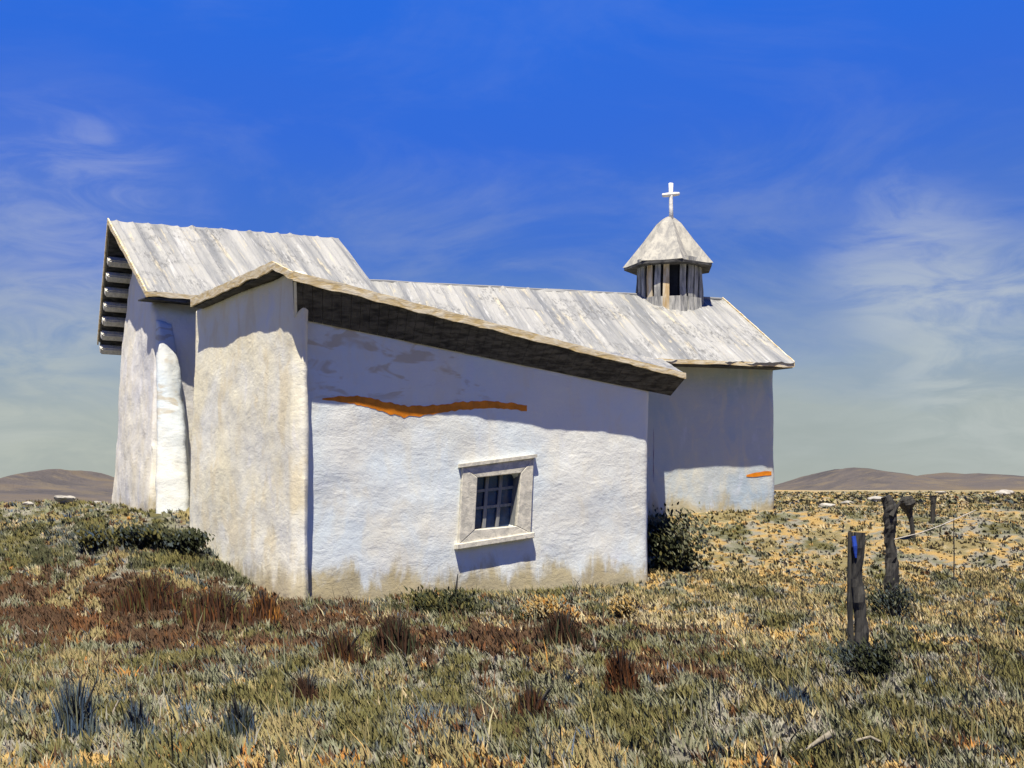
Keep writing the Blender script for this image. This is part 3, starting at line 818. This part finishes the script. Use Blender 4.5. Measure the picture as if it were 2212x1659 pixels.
def tufts(nt, xr, yr, nb, hr, wr, ystyle=1.0, keep=None):
    ny_ = np.random.uniform(0, 1, nt)**ystyle
    y = yr[0]+(yr[1]-yr[0])*ny_; hw = np.maximum(xr[0], xr[1]*y); x = np.random.uniform(-1, 1, nt)*hw
    ok = ~inside(x, y)
    if keep is not None: ok &= keep(x, y)
    x, y = x[ok], y[ok]; nt = len(x)
    ci = pick(x, y)
    tc_ = PA[ci]*np.random.uniform(.82, 1.2, (nt, 1))
    th_ = np.random.uniform(hr[0], hr[1], nt)*(1-.35*(ci == names.index('ochre')))*(1-.35*(ci == names.index('grey')))
    bx = np.repeat(x, nb)+np.random.normal(0, .05, nt*nb)*np.repeat(th_/.2, nb); by = np.repeat(y, nb)+np.random.normal(0, .05, nt*nb)*np.repeat(th_/.2, nb)
    bad = inside(bx, by)
    bz = terrain(bx, by)-.02
    h = np.repeat(th_, nb)*np.random.uniform(.55, 1.15, nt*nb); h[bad] = .001
    wd = np.random.uniform(wr[0], wr[1], nt*nb)
    tint = np.repeat(tc_, nb, 0)*np.random.uniform(.88, 1.12, (nt*nb, 1))*np.random.uniform(.95, 1.05, (nt*nb, 3))
    return np.stack([bx, by, bz], -1), h, wd, np.random.uniform(0, np.pi, nt*nb), np.random.uniform(.1, .85, nt*nb), tint
def stuff(name, label, *sets):
    cat_ = [np.concatenate([s[i] for s in sets]) for i in range(6)]
    o = bpy.data.objects.new(name, blades_mesh(name, *cat_)); COL.objects.link(o)
    return tag(o, label, 'grass', kind='stuff')
stuff('grass', 'dry mixed grass in olive, grey, brown and ochre covering the meadow',
      tufts(20000, (4.5, .52), (5.2, 13), 13, (.05, .14), (.008, .022)),
      tufts(22000, (6, .50), (12, 24), 12, (.06, .15), (.012, .032)),
      tufts(20000, (8, .52), (23, 48), 9, (.05, .13), (.02, .055), 1.5),
      tufts(1500, (5, .50), (6.5, 22), 3, (.20, .38), (.006, .014)),
      tufts(9000, (20, .6), (45, 160), 7, (.10, .22), (.10, .30), 1.8))

# individual plants
def plant(name, label, cat, x, y, wpx, hpx, cols, Yd=None, n=420, upright=.7, leaf=(.03, .07), grp=None, tuft=False):
    p = ray_ground(x, y) if Yd is None else V3((x-CX)*Yd/F, Yd, 0)
    gz = th(p.x, p.y); W_ = wpx*p.y/F/2; H_ = hpx*p.y/F; n = int(n*1.8); leaf = (leaf[0]*.6, leaf[1]*.62)
    root = thing(name, label, cat, (p.x, p.y, gz), grp)
    # stems
    bm = bmesh.new()
    for k in range(16):
        a_ = random.random()*6.28; r = W_*random.uniform(.3, 1.05)
        tip = V3(math.cos(a_)*r, math.sin(a_)*r, H_*random.uniform(.4, 1.05))
        tube(bm, [V3(math.cos(a_)*.02, math.sin(a_)*.02, -.05), tip*.5+V3(0, 0, H_*.08), tip], [.012*max(.6, H_/.4), .009, .004], 5)
    o = bm_obj('stem', bm, root, M_POST)
    # foliage: lobes of leaves
    lob = [(random.gauss(0, .42)*W_, random.gauss(0, .42)*W_, H_*random.uniform(.25, .8), random.uniform(.22, .42)) for _ in range(9)]
    base_, hh, ww, aa, ll, tt = [], [], [], [], [], []
    for i in range(n):
        if tuft:      # upright stalks and blades rising from the ground
            lx, ly = random.gauss(0, .5)*W_, random.gauss(0, .35)*W_
            base_.append((lx, ly, th(p.x+lx, p.y+ly)-gz-.02)); hh.append(H_*random.uniform(.35, 1.0)*math.exp(-(lx/W_)**2*.8)); ww.append(random.uniform(*leaf)*.8)
            aa.append(random.random()*3.14); ll.append(random.uniform(.05, .35))
            tt.append(np.array(PAL[random.choice(cols)])*random.uniform(.75, 1.35)); continue
        lx, ly, lz, lr = random.choice(lob)
        q = (lx+random.gauss(0, lr*W_), ly+random.gauss(0, lr*W_), max(0.0, lz+random.gauss(0, lr*H_*.6)))
        base_.append(q); s_ = random.uniform(*leaf)
        hh.append(s_*2.2*upright+.01); ww.append(s_); aa.append(random.random()*3.14); ll.append(random.uniform(.2, 1.6))
        c = np.array(PAL[cols[int(abs(noise.noise(V3(lx*3, ly*3, lz*3)))*3*len(cols)) % len(cols)] if random.random() < .7 else random.choice(cols)])
        tt.append(c*random.uniform(.7, 1.35))
    me = blades_mesh('foliage', np.array(base_), np.array(hh), np.array(ww), np.array(aa), np.array(ll), np.array(tt))
    o = bpy.data.objects.new('foliage', me); COL.objects.link(o); o.parent = root
    return root
SH = 'shrubs and clumps in the meadow'
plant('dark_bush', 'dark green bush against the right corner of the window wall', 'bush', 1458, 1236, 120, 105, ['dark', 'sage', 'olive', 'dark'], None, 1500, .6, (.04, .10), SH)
plant('sagebrush', 'dark green bush at the foot of the sanctuary buttress', 'bush', 395, 1195, 80, 42, ['dark', 'dark', 'slate'], None, 800, .7, (.04, .09), SH)
plant('sagebrush', 'dark green bush below the cream end wall of the sanctuary', 'bush', 300, 1185, 80, 36, ['dark', 'olive', 'slate'], None, 800, .7, (.04, .09), SH)
plant('sagebrush', 'bluish bush left of the chapel under the cream end wall', 'bush', 195, 1190, 75, 40, ['slate', 'slate', 'blue', 'olive'], None, 700, .7, (.04, .09), SH)
plant('brown_weed', 'large reddish brown weed clump below the wing corner', 'weed', 330, 1320, 150, 90, ['brown', 'brown', 'rust', 'olive', 'brown'], None, 1100, 1.3, (.03, .07), SH, True)
plant('brown_weed', 'dark brown weed clump left of the foot of the wing corner', 'weed', 470, 1350, 150, 85, ['brown', 'brown', 'rust', 'olive', 'brown'], None, 1100, 1.3, (.03, .07), SH, True)
plant('brown_weed', 'rusty orange weed clump just left of the wing corner', 'weed', 575, 1350, 70, 75, ['rust', 'brown', 'orange'], None, 600, 1.3, (.03, .06), SH, True)
plant('brown_weed', 'brown weed clump in front of the window wall near its left end', 'weed', 740, 1440, 90, 85, ['brown', 'brown', 'rust', 'olive', 'brown'], None, 700, 1.4, (.02, .05), SH, True)
plant('brown_weed', 'brown weed clump standing in front of the window wall left of the window', 'weed', 855, 1420, 100, 100, ['brown', 'brown', 'dark'], None, 800, 1.4, (.02, .05), SH, True)
plant('brown_weed', 'dark brown weed clump below the right side of the window', 'weed', 1215, 1400, 90, 90, ['brown', 'dark', 'brown'], None, 700, 1.4, (.02, .05), SH, True)
plant('brown_weed', 'tall rust red weed in front of the right end of the window wall', 'weed', 1345, 1500, 70, 110, ['rust', 'rust', 'brown'], None, 550, 1.5, (.02, .045), SH, True)
plant('brown_weed', 'brown weed tuft in the near grass below the window', 'weed', 1150, 1560, 90, 90, ['brown', 'brown', 'rust', 'olive', 'brown'], None, 550, 1.5, (.015, .04), SH, True)
plant('brown_weed', 'small dark brown weed tuft in the near grass left of centre', 'weed', 660, 1520, 55, 70, ['brown', 'brown'], None, 350, 1.5, (.015, .035), SH, True)
plant('rabbitbrush', 'round yellow rabbitbrush at the right foot of the window wall', 'bush', 1345, 1340, 70, 45, ['ochre', 'straw', 'wheat'], None, 600, .7, (.02, .05), SH)
plant('rabbitbrush', 'yellow rabbitbrush in front of the wall below the window', 'bush', 1180, 1345, 80, 45, ['ochre', 'straw', 'orange'], None, 600, .7, (.02, .05), SH)
plant('sagebrush', 'green bush against the middle foot of the window wall', 'bush', 960, 1335, 130, 50, ['dark', 'olive', 'dark'], None, 900, .8, (.025, .06), SH)
plant('sagebrush', 'dark green bush around the foot of the nearest fence post', 'bush', 1868, 1470, 110, 75, ['dark', 'slate', 'dark'], None, 900, .8, (.015, .04), SH)
plant('sagebrush', 'grey-blue bush around the foot of the tall bent fence post', 'bush', 1930, 1340, 90, 70, ['slate', 'sage', 'dark'], None, 700, .8, (.02, .05), SH)
plant('blue_flower_clump', 'clump of deep blue flowers near the lower left corner', 'flowers', 165, 1600, 90, 150, ['blue', 'slate', 'sage', 'blue'], None, 380, 1.2, (.012, .035), SH, True)
plant('blue_flower_clump', 'pale blue flower clump right of the deep blue clump', 'flowers', 300, 1600, 60, 100, ['blue', 'sage', 'blue'], None, 260, 1.1, (.012, .03), SH, True)
plant('blue_flower_clump', 'blue flower clump at the bottom left of centre', 'flowers', 520, 1600, 90, 100, ['blue', 'dark', 'slate'], None, 350, 1.2, (.012, .03), SH, True)
plant('blue_flower_clump', 'blue flower clump in the near grass between the fallen branch and the nearest post', 'flowers', 1720, 1530, 80, 60, ['blue', 'blue', 'sage'], None, 300, 1.0, (.012, .03), SH, True)
# lone stalk against the wall
bm = bmesh.new(); g_ = ray_ground(985, 1300); 
tube(bm, [V3(g_.x, g_.y, g_.z-.05), pt(984, 1285, g_.y), pt(989, 1240, g_.y)], [.035, .026, .006], 6, .3)
tag(bm_obj('dry_stalk', bm, None, M_POST), 'single dry stalk standing before the wall below the left side of the window', 'stalk')
